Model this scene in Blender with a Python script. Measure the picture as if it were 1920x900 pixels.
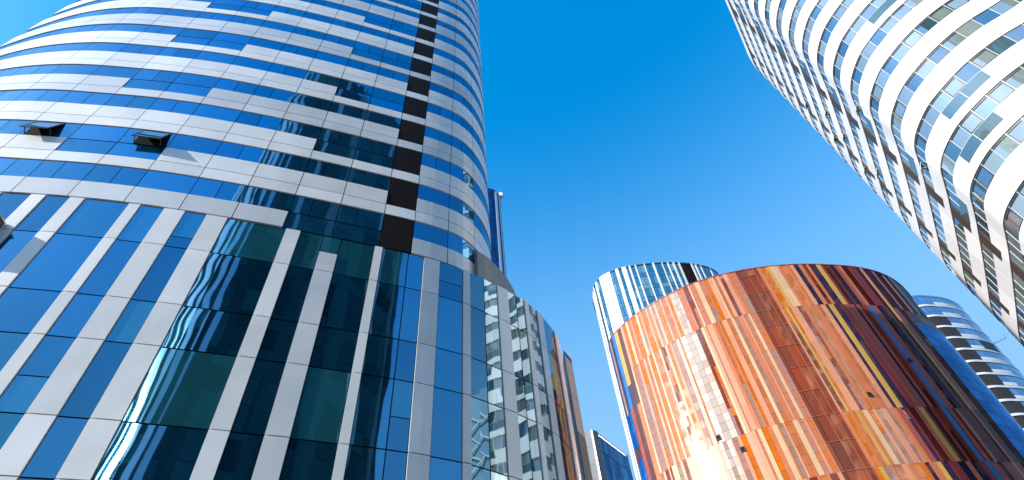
import bpy, math, random
from mathutils import Vector, Matrix

# ------------------------------------------------------------------ camera, sky, sun, exposure
for o in list(bpy.data.objects):
    bpy.data.objects.remove(o)
sc = bpy.context.scene
EYE = 1.6
cam = bpy.data.cameras.new('camera')
cam.sensor_width = 36.0
cam.lens = 36.0 * 1050 / 1920
cam.clip_start = 0.1
cam.clip_end = 20000
camo = bpy.data.objects.new('camera', cam)
sc.collection.objects.link(camo)
up_c = Vector((-88.0, 890.0, -1050.0)).normalized()
fw = Vector((0, 0, -1))
Yc = (fw - up_c * fw.dot(up_c)).normalized()
Xc = Yc.cross(up_c)
camo.matrix_world = Matrix.Translation((0, 0, EYE)) @ Matrix((Xc, Yc, up_c)).to_4x4()
sc.camera = camo

SUN_EL, SUN_AZ = math.radians(24.5), math.atan2(-0.87, -0.49)   # azimuth clockwise from +Y
sun_dir = Vector((math.sin(SUN_AZ) * math.cos(SUN_EL), math.cos(SUN_AZ) * math.cos(SUN_EL), math.sin(SUN_EL)))
W = bpy.data.worlds.new('World')
sc.world = W
W.use_nodes = True
wn = W.node_tree
bg = wn.nodes['Background']
sky = wn.nodes.new('ShaderNodeTexSky')
sky.sky_type = 'NISHITA'
sky.sun_disc = False
sky.sun_elevation = SUN_EL
sky.sun_rotation = SUN_AZ % (2 * math.pi)
sky.altitude = 200
sky.air_density = 1.0
sky.dust_density = 1.6
sky.ozone_density = 4.0
hs = wn.nodes.new('ShaderNodeHueSaturation')
hs.inputs['Saturation'].default_value = 1.45
hs.inputs['Hue'].default_value = 0.49
hs.inputs['Value'].default_value = 1.4
wn.links.new(sky.outputs[0], hs.inputs['Color'])
# paler air towards the horizon
tc = wn.nodes.new('ShaderNodeTexCoord')
sx = wn.nodes.new('ShaderNodeSeparateXYZ')
wn.links.new(tc.outputs['Generated'], sx.inputs[0])
mr = wn.nodes.new('ShaderNodeMapRange')
mr.interpolation_type = 'SMOOTHSTEP'
mr.inputs['From Min'].default_value = 0.90
mr.inputs['From Max'].default_value = 0.42
mr.inputs['To Min'].default_value = 0.0
mr.inputs['To Max'].default_value = 0.9
wn.links.new(sx.outputs['Z'], mr.inputs['Value'])
mx = wn.nodes.new('ShaderNodeMix')
mx.data_type = 'RGBA'
wn.links.new(mr.outputs[0], mx.inputs[0])
wn.links.new(hs.outputs[0], mx.inputs[6])
mx.inputs[7].default_value = (1.0, 1.92, 2.95, 1.0)
wn.links.new(mx.outputs[2], bg.inputs['Color'])
bg.inputs['Strength'].default_value = 0.13
sl = bpy.data.lights.new('sun', 'SUN')
sl.energy = 3.7
sl.angle = math.radians(0.53)
sl.color = (1.0, 0.94, 0.86)
so = bpy.data.objects.new('sun', sl)
so.rotation_euler = sun_dir.to_track_quat('Z', 'Y').to_euler()
so.location = sun_dir * 300
sc.collection.objects.link(so)
sc.view_settings.view_transform = 'Standard'
sc.view_settings.look = 'None'
sc.view_settings.exposure = 1.3
sc.view_settings.gamma = 1.0
sc.view_settings.use_curve_mapping = False
sc.render.engine = 'CYCLES'
sc.cycles.max_bounces = 8
sc.cycles.glossy_bounces = 5
sc.cycles.diffuse_bounces = 3
sc.cycles.caustics_reflective = False
sc.cycles.use_denoising = True
sc.cycles.sample_clamp_indirect = 6.0

# ------------------------------------------------------------------ helpers
def tag(o, label=None, cat=None, group=None, kind=None):
    if label: o['label'] = label
    if cat: o['category'] = cat
    if group: o['group'] = group
    if kind: o['kind'] = kind
    return o

def thing(name, label, cat, loc=(0, 0, 0), group=None):
    o = bpy.data.objects.new(name, None)
    o.empty_display_size = 1.0
    o.location = loc
    sc.collection.objects.link(o)
    return tag(o, label, cat, group)

class MB:
    """collects faces with a panel id and a colour each; one mesh object per build()"""
    def __init__(self):
        self.v, self.f, self.pid, self.col, self.uv = [], [], [], [], []
    def face(self, pts, pid=0.0, col=(1, 1, 1), uv=None):
        n = len(self.v)
        self.v.extend(pts)
        self.f.append(tuple(range(n, n + len(pts))))
        self.pid.append(pid)
        self.col.append((col[0], col[1], col[2], 1.0))
        self.uv.extend(uv if uv else [(0.5, 0.5)] * len(pts))
    def box(self, o, ax, ay, az, pid=0.0, col=(1, 1, 1)):
        """o corner, three edge vectors"""
        o, ax, ay, az = Vector(o), Vector(ax), Vector(ay), Vector(az)
        if ax.cross(ay).dot(az) < 0:
            ax, ay = ay, ax
        P = lambda i, j, k: tuple(o + ax * i + ay * j + az * k)
        for q in (((0,0,0),(0,1,0),(1,1,0),(1,0,0)), ((0,0,1),(1,0,1),(1,1,1),(0,1,1)), ((0,0,0),(1,0,0),(1,0,1),(0,0,1)),
                  ((0,1,0),(0,1,1),(1,1,1),(1,1,0)), ((0,0,0),(0,0,1),(0,1,1),(0,1,0)), ((1,0,0),(1,1,0),(1,1,1),(1,0,1))):
            self.face([P(*c) for c in q], pid, col)
    def build(self, name, mat, parent=None, smooth=False):
        me = bpy.data.meshes.new(name)
        off, q = Vector((0, 0, 0)), parent
        while q is not None:
            off, q = off + q.location, q.parent
        me.from_pydata([(a - off.x, b - off.y, c - off.z) for a, b, c in self.v], [], self.f)
        a = me.attributes.new('pid', 'FLOAT', 'FACE')
        a.data.foreach_set('value', self.pid)
        a = me.attributes.new('col', 'FLOAT_COLOR', 'FACE')
        a.data.foreach_set('color', [c for q in self.col for c in q])
        u = me.uv_layers.new(name='UVMap')
        u.data.foreach_set('uv', [c for q in self.uv for c in q])
        me.materials.append(mat)
        me.update()
        o = bpy.data.objects.new(name, me)
        sc.collection.objects.link(o)
        if parent is not None:
            o.parent = parent
        return o

RIM = [(11.5, 38.3), (12.6, 38.6), (15.7, 39.9), (19.6, 40.7), (23.3, 41.0), (27.3, 40.6), (32.6, 39.4), (37.7, 37.2), (41.0, 34.8), (41.8, 33.5), (41.9, 29.9)]
def behind_red(p):
    az = math.degrees(math.atan2(p[0], p[1])); el = math.degrees(math.atan2(p[2] - EYE, math.hypot(p[0], p[1])))
    if not RIM[0][0] < az < 41.9: return False
    for (a0, e0), (a1, e1) in zip(RIM, RIM[1:]):
        if a0 <= az <= a1:
            return el < e0 + (e1 - e0) * (az - a0) / (a1 - a0)
    return False
CAM_INV = camo.matrix_world.inverted()
def pixel(p):
    c = CAM_INV @ Vector(p)
    if c.z > -0.1: return None
    return (960 + 1050 * c.x / -c.z, 450 - 1050 * c.y / -c.z)

class Windows:
    """the windows of one building: the 100 that show largest become parts of their own, the rest one part"""
    def __init__(self, parent, mat, name='window', frame_mat=None, hidden=None, limit=100):
        self.T, self.mat, self.name, self.fmat, self.hidden, self.limit = parent, mat, name, frame_mat, hidden, limit
        self.items = []
    def new(self):
        it = (MB(), MB()); self.items.append(it); return it
    def area(self, mb):
        tot = 0.0
        for f in mb.f[:1] + mb.f[5:6]:
            q = [pixel(mb.v[i]) for i in f]
            if None in q: return 0
            a = sum(q[i][0] * q[i - 1][1] - q[i - 1][0] * q[i][1] for i in range(len(q))) / 2
            cx, cy = sum(t[0] for t in q) / len(q), sum(t[1] for t in q) / len(q)
            if not (0 < cx < 1920 and 0 < cy < 900): return 0
            c = [sum(mb.v[i][k] for i in f) / len(f) for k in range(3)]
            n = (Vector(mb.v[f[1]]) - Vector(mb.v[f[0]])).cross(Vector(mb.v[f[2]]) - Vector(mb.v[f[0]]))
            if self.hidden and self.hidden(c): return 0
            tot = max(tot, abs(a))
        return tot
    def finish(self):
        it = sorted([(self.area(m), i) for i, (m, f) in enumerate(self.items) if m.f], reverse=True)
        rest, rfr = MB(), MB()
        def join(a, b):
            n = len(a.v); a.v += b.v; a.f += [tuple(k + n for k in q) for q in b.f]; a.pid += b.pid; a.col += b.col; a.uv += b.uv
        for k, (ar, i) in enumerate(it):
            m, f = self.items[i]
            if k < self.limit and ar > 4:
                o = m.build(self.name, self.mat, self.T)
                if f.f: f.build('frame', self.fmat, o)
            else:
                join(rest, m); join(rfr, f)
        if rest.f:
            o = rest.build(self.name, self.mat, self.T); o['kind'] = 'stuff'
            if rfr.f: rfr.build('frame', self.fmat, o)

class Plan:
    """a smooth closed outline; s = metres along it; counter-clockwise or clockwise, sign gives the outward side"""
    def __init__(self, pts, step=0.4, out=-1, tension=0.5):
        n = len(pts)
        P = []
        for i in range(n):
            p0, p1, p2, p3 = (Vector(pts[(i + k) % n]) for k in (-1, 0, 1, 2))
            L = (p2 - p1).length
            m = max(1, int(math.ceil(L / step)))
            # centripetal-like: scale tangents by chord length
            def tang(a, b, c):
                d1, d2 = (b - a).length, (c - b).length
                return ((b - a) / d1 * d2 + (c - b) / d2 * d1) / (d1 + d2)
            t1, t2 = tang(p0, p1, p2) * L, tang(p1, p2, p3) * L
            for j in range(m):
                t = j / m
                h = 2*t**3 - 3*t*t + 1, t**3 - 2*t*t + t, -2*t**3 + 3*t*t, t**3 - t*t
                P.append(p1 * h[0] + t1 * h[1] + p2 * h[2] + t2 * h[3])
        self.P = P
        self.S = [0.0]
        for i in range(len(P)):
            self.S.append(self.S[-1] + (P[(i + 1) % len(P)] - P[i]).length)
        self.L = self.S[-1]
        area = sum(P[i].x * P[(i + 1) % len(P)].y - P[(i + 1) % len(P)].x * P[i].y for i in range(len(P)))
        out = self.out = -1 if area > 0 else 1
        N = len(P)
        self.N = []
        for i in range(N):
            t = (P[(i + 1) % N] - P[i - 1]).normalized()
            self.N.append(Vector((t.y, -t.x)) * (-out))
    def idx(self, s):
        import bisect
        s = s % self.L
        i = bisect.bisect_right(self.S, s) - 1
        i = min(i, len(self.P) - 1)
        return i, (s - self.S[i]) / max(1e-9, self.S[i + 1] - self.S[i])
    def at(self, s, d=0.0):
        i, t = self.idx(s)
        j = (i + 1) % len(self.P)
        p = self.P[i].lerp(self.P[j], t)
        n = self.N[i].lerp(self.N[j], t).normalized()
        return p + n * d
    def normal(self, s):
        i, t = self.idx(s)
        return self.N[i].lerp(self.N[(i + 1) % len(self.P)], t).normalized()
    def s_az(self, az, lo=0.0, hi=None):
        """first place in [lo, hi] whose bearing from the camera's foot is az degrees"""
        hi = self.L if hi is None else hi
        pa = None
        s = lo
        best = (1e9, lo)
        while s <= hi:
            p = self.at(s)
            a = math.degrees(math.atan2(p.x, p.y)) - az
            if abs(a) < best[0]: best = (abs(a), s)
            if pa is not None and (pa <= 0 <= a or a <= 0 <= pa) and abs(a - pa) < 20:
                return s - 0.1 * (a / (a - pa)) if a != pa else s
            pa = a
            s += 0.1
        return best[1]
    def samples(self, s0, s1, step):
        n = max(1, int(math.ceil((s1 - s0) / step)))
        return [s0 + (s1 - s0) * i / n for i in range(n + 1)]

def panel(mb, pl, s0, s1, z0, z1, off, depth, pid=0.0, col=(1, 1, 1), step=0.5):
    """a curved slab on the outline: outer face at off, going depth inwards"""
    z0 += EYE; z1 += EYE
    ss = pl.samples(s0, s1, step)
    if pl.out > 0: ss = ss[::-1]        # keep every face turned outwards
    A = [pl.at(s, off) for s in ss]
    B = [pl.at(s, off - depth) for s in ss]
    for i in range(len(ss) - 1):
        a, b, c, d = A[i], A[i + 1], B[i], B[i + 1]
        u0, u1 = i / (len(ss) - 1), (i + 1) / (len(ss) - 1)
        mb.face([(a.x, a.y, z0), (b.x, b.y, z0), (b.x, b.y, z1), (a.x, a.y, z1)], pid, col, [(u0, 0), (u1, 0), (u1, 1), (u0, 1)])
        if depth > 0:
            mb.face([(c.x, c.y, z0), (d.x, d.y, z0), (b.x, b.y, z0), (a.x, a.y, z0)], pid, col)
            mb.face([(a.x, a.y, z1), (b.x, b.y, z1), (d.x, d.y, z1), (c.x, c.y, z1)], pid, col)
    if depth > 0:
        for k in (0, -1):
            a, c = A[k], B[k]
            mb.face([(a.x, a.y, z0), (a.x, a.y, z1), (c.x, c.y, z1), (c.x, c.y, z0)], pid, col)

def shell(name, mat, pl, z0, z1, off, parent, step=1.0):
    """closed wall with a flat top"""
    mb = MB()
    panel(mb, pl, 0, pl.L - 1e-4, z0, z1, off, 0, step=step)
    top = [pl.at(s, off) for s in pl.samples(0, pl.L - 1e-3, step)[:-1]]
    mb.face([(p.x, p.y, z1 + EYE) for p in top])
    return mb.build(name, mat, parent)

# ------------------------------------------------------------------ materials
class NT:
    def __init__(self, name):
        self.m = bpy.data.materials.new(name)
        self.m.use_nodes = True
        self.t = self.m.node_tree
        self.t.nodes.clear()
        self.out = self.n('ShaderNodeOutputMaterial')
    def n(self, kind, **kw):
        x = self.t.nodes.new(kind)
        for k, v in kw.items():
            setattr(x, k, v)
        return x
    def l(self, a, b):
        self.t.links.new(a, b)
    def val(self, node, key, v):
        if hasattr(v, 'links') or hasattr(v, 'is_linked'):
            self.l(v, node.inputs[key])
        else:
            node.inputs[key].default_value = v
    def math(self, op, a, b=0.0):
        x = self.n('ShaderNodeMath', operation=op)
        self.val(x, 0, a); self.val(x, 1, b)
        return x.outputs[0]
    def mix(self, f, a, b, blend='MIX'):
        x = self.n('ShaderNodeMix', data_type='RGBA', blend_type=blend)
        self.val(x, 0, f); self.val(x, 6, a); self.val(x, 7, b)
        return x.outputs[2]
    def pid(self):
        return self.n('ShaderNodeAttribute', attribute_name='pid').outputs['Fac']
    def rand(self, seed=0.0):
        w = self.n('ShaderNodeTexWhiteNoise', noise_dimensions='1D')
        self.l(self.math('ADD', self.math('MULTIPLY', self.pid(), 1.0), seed), w.inputs['W'])
        return w
    def noise(self, scale, detail=2.0, coord=None, w=None):
        x = self.n('ShaderNodeTexNoise', noise_dimensions='4D' if w is not None else '3D')
        x.inputs['Scale'].default_value = scale
        x.inputs['Detail'].default_value = detail
        if w is not None: self.l(w, x.inputs['W'])
        c = self.n('ShaderNodeTexCoord').outputs['Object'] if coord is None else coord
        self.l(c, x.inputs['Vector'])
        return x

def rgba(c):
    return (c[0], c[1], c[2], 1.0)

def normal_for(b, tilt, wave, wscale, dist=0.3):
    """every pane a hair out of true, and not quite flat"""
    g = b.n('ShaderNodeNewGeometry')
    r = b.rand(3.7)
    v = b.n('ShaderNodeVectorMath', operation='SUBTRACT'); b.l(r.outputs['Color'], v.inputs[0]); v.inputs[1].default_value = (0.5, 0.5, 0.5)
    v2 = b.n('ShaderNodeVectorMath', operation='SCALE'); b.l(v.outputs[0], v2.inputs[0]); v2.inputs['Scale'].default_value = tilt
    v3 = b.n('ShaderNodeVectorMath', operation='ADD'); b.l(g.outputs['Normal'], v3.inputs[0]); b.l(v2.outputs[0], v3.inputs[1])
    v4 = b.n('ShaderNodeVectorMath', operation='NORMALIZE'); b.l(v3.outputs[0], v4.inputs[0])
    nz = b.noise(wscale, 1.0, w=b.math('MULTIPLY', b.pid(), 0.37))
    bp = b.n('ShaderNodeBump')
    bp.inputs['Strength'].default_value = wave
    bp.inputs['Distance'].default_value = dist
    b.l(nz.outputs['Fac'], bp.inputs['Height'])
    b.l(v4.outputs[0], bp.inputs['Normal'])
    return bp.outputs[0]

def glass(name, body_a, body_b, refl, r0=0.45, rough=0.02, tilt=0.02, wave=0.08, wscale=0.35, share=0.5, use_col=False, gpow=1.3):
    """coated facade glass: a dim room colour behind a tinted mirror that grows towards grazing"""
    b = NT(name)
    nrm = normal_for(b, tilt, wave, wscale)
    if use_col:
        body = b.n('ShaderNodeAttribute', attribute_name='col').outputs['Color']
    else:
        f = b.math('GREATER_THAN', b.rand(1.1).outputs['Value'], 1 - share)
        v = b.rand(2.2).outputs['Value']
        body = b.mix(f, rgba(body_a), rgba(body_b))
        body = b.mix(b.math('MULTIPLY', v, 0.5), body, rgba([c * 0.35 for c in body_a]))
    d = b.n('ShaderNodeBsdfDiffuse'); b.val(d, 'Color', body)
    g = b.n('ShaderNodeBsdfGlossy'); g.inputs['Roughness'].default_value = rough
    b.l(nrm, g.inputs['Normal'])
    fr = b.n('ShaderNodeFresnel'); fr.inputs['IOR'].default_value = 1.5
    rr = b.math('ADD', b.math('MULTIPLY', b.rand(5.5).outputs['Value'], 0.24), r0 - 0.12)
    k = b.math('ADD', b.math('MULTIPLY', fr.outputs[0], b.math('SUBTRACT', 1.0, rr)), rr)
    b.val(g, 'Color', b.mix(b.math('POWER', fr.outputs[0], gpow), rgba(refl), (1, 1, 1, 1)))
    m = b.n('ShaderNodeMixShader')
    b.l(k, m.inputs[0]); b.l(d.outputs[0], m.inputs[1]); b.l(g.outputs[0], m.inputs[2])
    b.l(m.outputs[0], b.out.inputs['Surface'])
    return b.m

def panelmat(name, base, rough=0.35, metal=0.0, coat=0.3, vary=0.10, use_col=False, tilt=0.01, wave=0.12, spec=0.5, coat_rough=0.12, dirt=0.12):
    b = NT(name)
    nrm = normal_for(b, tilt, wave, 0.5)
    p = b.n('ShaderNodeBsdfPrincipled')
    if use_col:
        c = b.n('ShaderNodeAttribute', attribute_name='col').outputs['Color']
    else:
        c = b.n('ShaderNodeRGB').outputs[0]; c.default_value = rgba(base)
    v = b.rand(0.3).outputs['Value']
    k = b.math('ADD', b.math('MULTIPLY', v, vary * 2), 1 - vary)
    dn = b.noise(0.6, 5.0)
    k = b.math('MULTIPLY', k, b.math('ADD', b.math('MULTIPLY', dn.outputs['Fac'], dirt * 2), 1 - dirt))
    cc = b.n('ShaderNodeCombineColor')
    for i in range(3): b.l(k, cc.inputs[i])
    b.l(b.mix(1.0, c, cc.outputs[0], 'MULTIPLY'), p.inputs['Base Color'])
    p.inputs['Roughness'].default_value = rough
    p.inputs['Metallic'].default_value = metal
    p.inputs['Coat Weight'].default_value = coat
    p.inputs['Coat Roughness'].default_value = coat_rough
    p.inputs['Specular IOR Level'].default_value = spec
    b.l(nrm, p.inputs['Normal']); b.l(nrm, p.inputs['Coat Normal'])
    b.l(p.outputs[0], b.out.inputs['Surface'])
    return b.m

M = {}
M['joint'] = panelmat('dark_joint', (0.010, 0.011, 0.012), 0.8, coat=0, spec=0.05)
M['frame'] = panelmat('dark_frame', (0.03, 0.035, 0.035), 0.4, coat=0.2)
M['lframe'] = panelmat('pale_frame', (0.45, 0.47, 0.48), 0.4, coat=0.2)
M['alu'] = panelmat('aluminium_panel', (0.75, 0.755, 0.75), 0.32, coat=0.35, vary=0.08)
M['alu_grey'] = panelmat('grey_aluminium_panel', (0.60, 0.62, 0.64), 0.3, coat=0.35, vary=0.08)
M['glass_blue'] = glass('blue_coated_glass', (0.004, 0.06, 0.13), (0.01, 0.10, 0.16), (0.15, 0.46, 0.73), r0=0.52, share=0.25, wave=0.06)
M['glass_podium'] = glass('podium_glass', (0.002, 0.03, 0.06), (0.02, 0.15, 0.17), (0.14, 0.45, 0.74), r0=0.50, share=0.4, wave=0.07, tilt=0.015)
M['glass_wing'] = glass('wing_glass', (0.006, 0.05, 0.07), (0.012, 0.09, 0.10), (0.40, 0.56, 0.68), r0=0.45, share=0.3, wave=0.06, tilt=0.015)
M['black'] = panelmat('black_panel', (0.014, 0.009, 0.007), 0.6, coat=0.0, spec=0.08)
M['louvre'] = panelmat('louvre', (0.028, 0.024, 0.024), 0.5, coat=0, spec=0.3)
M['glare_fin'] = panelmat('glare_metal', (0.8, 0.8, 0.8), 0.28, metal=0.6, coat=0.5)
M['white'] = panelmat('white_cladding', (0.64, 0.632, 0.62), 0.45, coat=0.1, vary=0.09, dirt=0.04)
M['brown'] = panelmat('brown_panel', (0.05, 0.035, 0.026), 0.6, coat=0.0, spec=0.2)
M['glass_white'] = glass('clear_facade_glass', (0.06, 0.12, 0.15), (0.27, 0.335, 0.315), (0.50, 0.66, 0.80), gpow=2.0, r0=0.40, share=0.68, wave=0.08, tilt=0.03)
M['glass_spandrel'] = glass('grey_green_spandrel_glass', (0.07, 0.12, 0.12), (0.10, 0.16, 0.16), (0.45, 0.6, 0.68), gpow=3.0, r0=0.25)
def _dim(c, k=0.68): return tuple(x * k for x in c)
M['red_clad'] = panelmat('coloured_cladding', (1, 1, 1), 0.48, coat=0.22, coat_rough=0.45, use_col=True, vary=0.10, tilt=0.02, wave=0.1, spec=0.3)
M['shaft_glass'] = glass('rust_glass', None, None, (0.55, 0.30, 0.2), gpow=3.0, r0=0.10, rough=0.08, use_col=True, tilt=0.03, wave=0.1)
M['block_glass'] = glass('block_glass', (0.02, 0.28, 0.66), (0.02, 0.31, 0.7), (0.35, 0.6, 0.9), r0=0.08, tilt=0.01, wave=0.03)
M['shaded_red_glass'] = glass('shaded_red_glass', None, None, (0.22, 0.11, 0.09), r0=0.12, rough=0.05, use_col=True, gpow=4.0, tilt=0.03, wave=0.1)  # copy of the red glass, darkened for the shaded side of the building
M['end_glass'] = glass('end_glass', (0.01, 0.09, 0.30), (0.015, 0.12, 0.36), (0.12, 0.34, 0.72), gpow=3.0, r0=0.25, tilt=0.006, wave=0.02)
M['red_glass'] = glass('coloured_glass', None, None, (0.72, 0.56, 0.48), r0=0.14, rough=0.08, use_col=True, gpow=3.0, tilt=0.03, wave=0.15, wscale=0.5)
M['blue_glass'] = glass('bright_blue_glass', (0.01, 0.07, 0.22), (0.02, 0.10, 0.28), (0.5, 0.7, 0.95), r0=0.45, tilt=0.03)
M['teal_glass'] = glass('teal_glass', (0.01, 0.10, 0.15), (0.16, 0.28, 0.30), (0.5, 0.72, 0.85), r0=0.4, tilt=0.03, share=0.25)
M['dark_glass'] = glass('dark_teal_glass', (0.008, 0.04, 0.044), (0.03, 0.13, 0.135), (0.06, 0.14, 0.15), r0=0.06, gpow=5.0, tilt=0.02, rough=0.12)
M['navy_glass'] = glass('navy_glass', (0.004, 0.02, 0.06), (0.006, 0.03, 0.09), (0.12, 0.25, 0.5), r0=0.35)
M['gold'] = panelmat('champagne_metal', (0.55, 0.52, 0.44), 0.38, metal=0.6, coat=0.0)
M['stone'] = panelmat('paving', (0.22, 0.21, 0.20), 0.8, coat=0, use_col=False)
M['grey_green'] = panelmat('grey_cladding', (0.20, 0.20, 0.19), 0.5, coat=0.1)

RNG = random.Random(11)

# ------------------------------------------------------------------ the ground
def ground():
    mb = MB()
    R = 4000
    mb.face([(-R, -R, 0), (R, -R, 0), (R, R, 0), (-R, R, 0)])
    o = mb.build('ground', M['stone'])
    tag(o, kind='structure')
ground()

# ------------------------------------------------------------------ banded office tower on its striped podium
LP = [(-33.5, 12.7), (-33.6, 12.3), (-33, 12.0), (-30, 11.2), (-26.5, 10.75), (-23.3, 10.85), (-20, 11.42), (-17.73, 11.9),
      (-15.5, 12.5), (-13.8, 13.05), (-11.77, 13.77), (-8.95, 14.87), (-6.22, 16.03), (-4.67, 16.72), (-3.55, 17.32), (-2.55, 18.05),
      (-1.85, 19.1), (-1.42, 20.4), (-1.32, 21.4), (-1.5, 23.5), (-2.4, 26.6), (-5.0, 28.1), (-12, 24.4), (-22, 18.8), (-30, 14.4)]
PP = [(-45.2, 30), (-43.2, 22), (-39.7, 16), (-36.1, 13.2), (-33, 12.0), (-30, 11.2), (-26.5, 10.75), (-23.3, 10.85), (-20, 11.42), (-17.73, 11.9),
      (-15.5, 12.5), (-13.8, 13.05), (-11.77, 13.77), (-8.95, 14.87), (-6.22, 16.03), (-4.67, 16.72), (-3.55, 17.32), (-2.5, 17.95),
      (-1.58, 18.68), (-0.99, 19.24), (-0.38, 19.8), (0.37, 20.58), (0.87, 21.31), (1.38, 22.25), (1.74, 23.1), (1.96, 24.0), (2.06, 24.9), (2.05, 26), (1.2, 29), (-2, 32),
      (-8, 40), (-24, 44), (-40, 40)]
def banded_tower():
    T = thing('office_tower', 'curved tower of blue glass bands and pale panels above a podium of vertical fins', 'office tower', (-15, 24, 0))
    tl = Plan(LP, 0.4)
    pp = Plan(PP, 0.4)
    H, Z0, NF = 3.17, 19.4, 15
    shell('wall', M['joint'], tl, 18.0, Z0 + H * NF + 0.5, -0.10, T, 0.6)
    shell('podium_wall', M['joint'], pp, -EYE, Z0 - 0.02, -0.10, T, 0.6)
    S = lambda az: tl.s_az(az, 0.5, 45)
    sa, sb = 0.3, tl.s_az(-4.2, 0.5, 45) + 6.0          # the stretch of outline that can be seen
    # panel joints follow one module; the dark column is a module of its own
    d0, d1 = S(-20.45), S(-15.55)
    js = []
    s = d0
    while s > sa: js.append(s); s -= 2.06
    js = js[::-1]
    s = d1
    while s < sb:
        js.append(s); s += 1.75 if s < d1 + 5 else 1.5
    mods = list(zip(js[:-1], js[1:]))
    e_odd = (S(-58.1), S(-49.2)); e_even = (S(-31.4), d0 + 0.01)
    g = 0.02
    sash_at = {(1, -61.75), (1, -53.4)}
    pid = 1.0
    ww = Windows(T, M['glass_blue'])
    for k in range(NF):
        b = Z0 + H * k
        lo = MB()
        up = None
        am = M['alu_grey'] if k % 3 == 0 else M['alu']
        r = random.Random(100 + k)
        for i, (s0, s1) in enumerate(mods):
            mid = (s0 + s1) / 2
            dark = d0 - 0.01 < s0 and s1 < d1 + 0.01
            panel(lo, tl, s0 + g, s1 - g, b + 2.42, b + 3.15, 0.03, 0.12, pid + i * 1.7 + 0.3)
            if dark:
                if up is not None: up.build('spandrel_band', am, T); up = None
                continue
            isext = (e_odd[0] < mid < e_odd[1]) if k % 2 else (e_even[0] < mid < e_even[1])
            if k > 8 and not isext: isext = r.random() < 0.05
            gl, _f = ww.new()
            if isext:
                if up is not None: up.build('spandrel_band', am, T); up = None
                panel(gl, tl, s0 + g, s1 - g, b + 0.03, b + 1.07, -0.01, 0.08, pid + i * 1.7 + 0.7)
            else:
                if up is None: up = MB()
                panel(up, tl, s0 + g, s1 - g, b + 0.03, b + 1.09, 0.03, 0.12, pid + i * 1.7 + 0.5)
            # windows: one wide pane, two halves, or a narrow and a wide one
            q = r.random()
            cuts = [0, 1] if q < 0.35 else [0, 0.5, 1] if q < 0.75 else [0, 0.42, 1]
            for j in range(len(cuts) - 1):
                w0, w1 = s0 + (s1 - s0) * cuts[j], s0 + (s1 - s0) * cuts[j + 1]
                panel(gl, tl, w0 + 0.015, w1 - 0.015, b + 1.13, b + 2.36, -0.01, 0.08, pid + i * 1.7 + 0.11 * j)
        if up is not None: up.build('spandrel_band', am, T)
        lo.build('sill_band', M['alu_grey'] if k % 3 == 2 else M['alu'], T)
        for q in range(1):
            dk = MB()
            panel(dk, tl, d0 + 0.03, d1 - 0.03, b + 0.03, b + 2.38, 0.0, 0.08, pid + q)
            dk.build('dark_panel', M['black'], T)
        pid += 57.3
    ww.finish()
    # roof edge
    cp = MB(); panel(cp, tl, 0, tl.L - 1e-3, Z0 + H * NF, Z0 + H * NF + 2.2, 0.05, 0.3, step=1.0)
    cp.build('parapet', M['alu'], T)
    # two awning sashes hanging open in the band of windows over the podium
    for az, w in ((-61.75, 1.15), (-53.3, 1.2)):
        s = S(az)
        sash(T, tl, s, w, Z0 + H + 2.36, 1.25, 19, M['glass_blue'], M['frame'])
    # -------- podium
    SP = lambda az: pp.s_az(az, 20, 110)
    fins = [(-68.2, -67.4), (-64.2, -62.6), (-61.2, -60.1), (-58.28, -57.3), (-55.63, -54.5), (-50.86, -49.8), (-47.58, -45.45), (-43.18, -40.77), (-33.53, -31.54), (-28.37, -25.85),
            (-20.98, -19.77), (-13.57, -11.15), (-7.72, -6.69), (-2.83, -1.36), (0.79, 1.33), (2.34, 3.04), (4.27, 4.68)]
    zz = [19.37, 17.2, 14.35, 12.5, 9.75, 7.95, 5.2, 3.4, 0.6, -EYE + 0.1]
    greys = {10, 11, 12, 16}
    ends = []
    for n, (a0, a1) in enumerate(fins):
        s0, s1 = SP(a0), SP(a1)
        if s1 is None: s1 = s0 + 0.9
        ends.append((s0, s1))
        top = 18.75 if n == 9 else 19.37
        f = MB()
        for i in range(len(zz) - 1):
            if i == 0 and n == 9: continue
            panel(f, pp, s0 + 0.012, s1 - 0.012, zz[i + 1] + 0.02, zz[i] - 0.02, 0.035, 0.13, n * 9.1 + i)
        if n == 9:
            panel(f, pp, s0 + 0.012, s1 - 0.012, zz[1] + 0.02, 18.3, 0.035, 0.13, 77.0)
            tw = MB(); panel(tw, pp, s0 + 0.012, s1 - 0.012, 18.33, 19.36, -0.02, 0.07, 78.0); tw.build('podium_window', M['glass_podium'], T)
        f.build('fin', M['alu_grey'] if n in (9, 11, 12, 15) else M['alu'], T)
    r = random.Random(5)
    pw = Windows(T, M['glass_podium'], 'podium_window'); pw2 = Windows(T, M['glass_wing'], 'wing_window')
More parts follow.
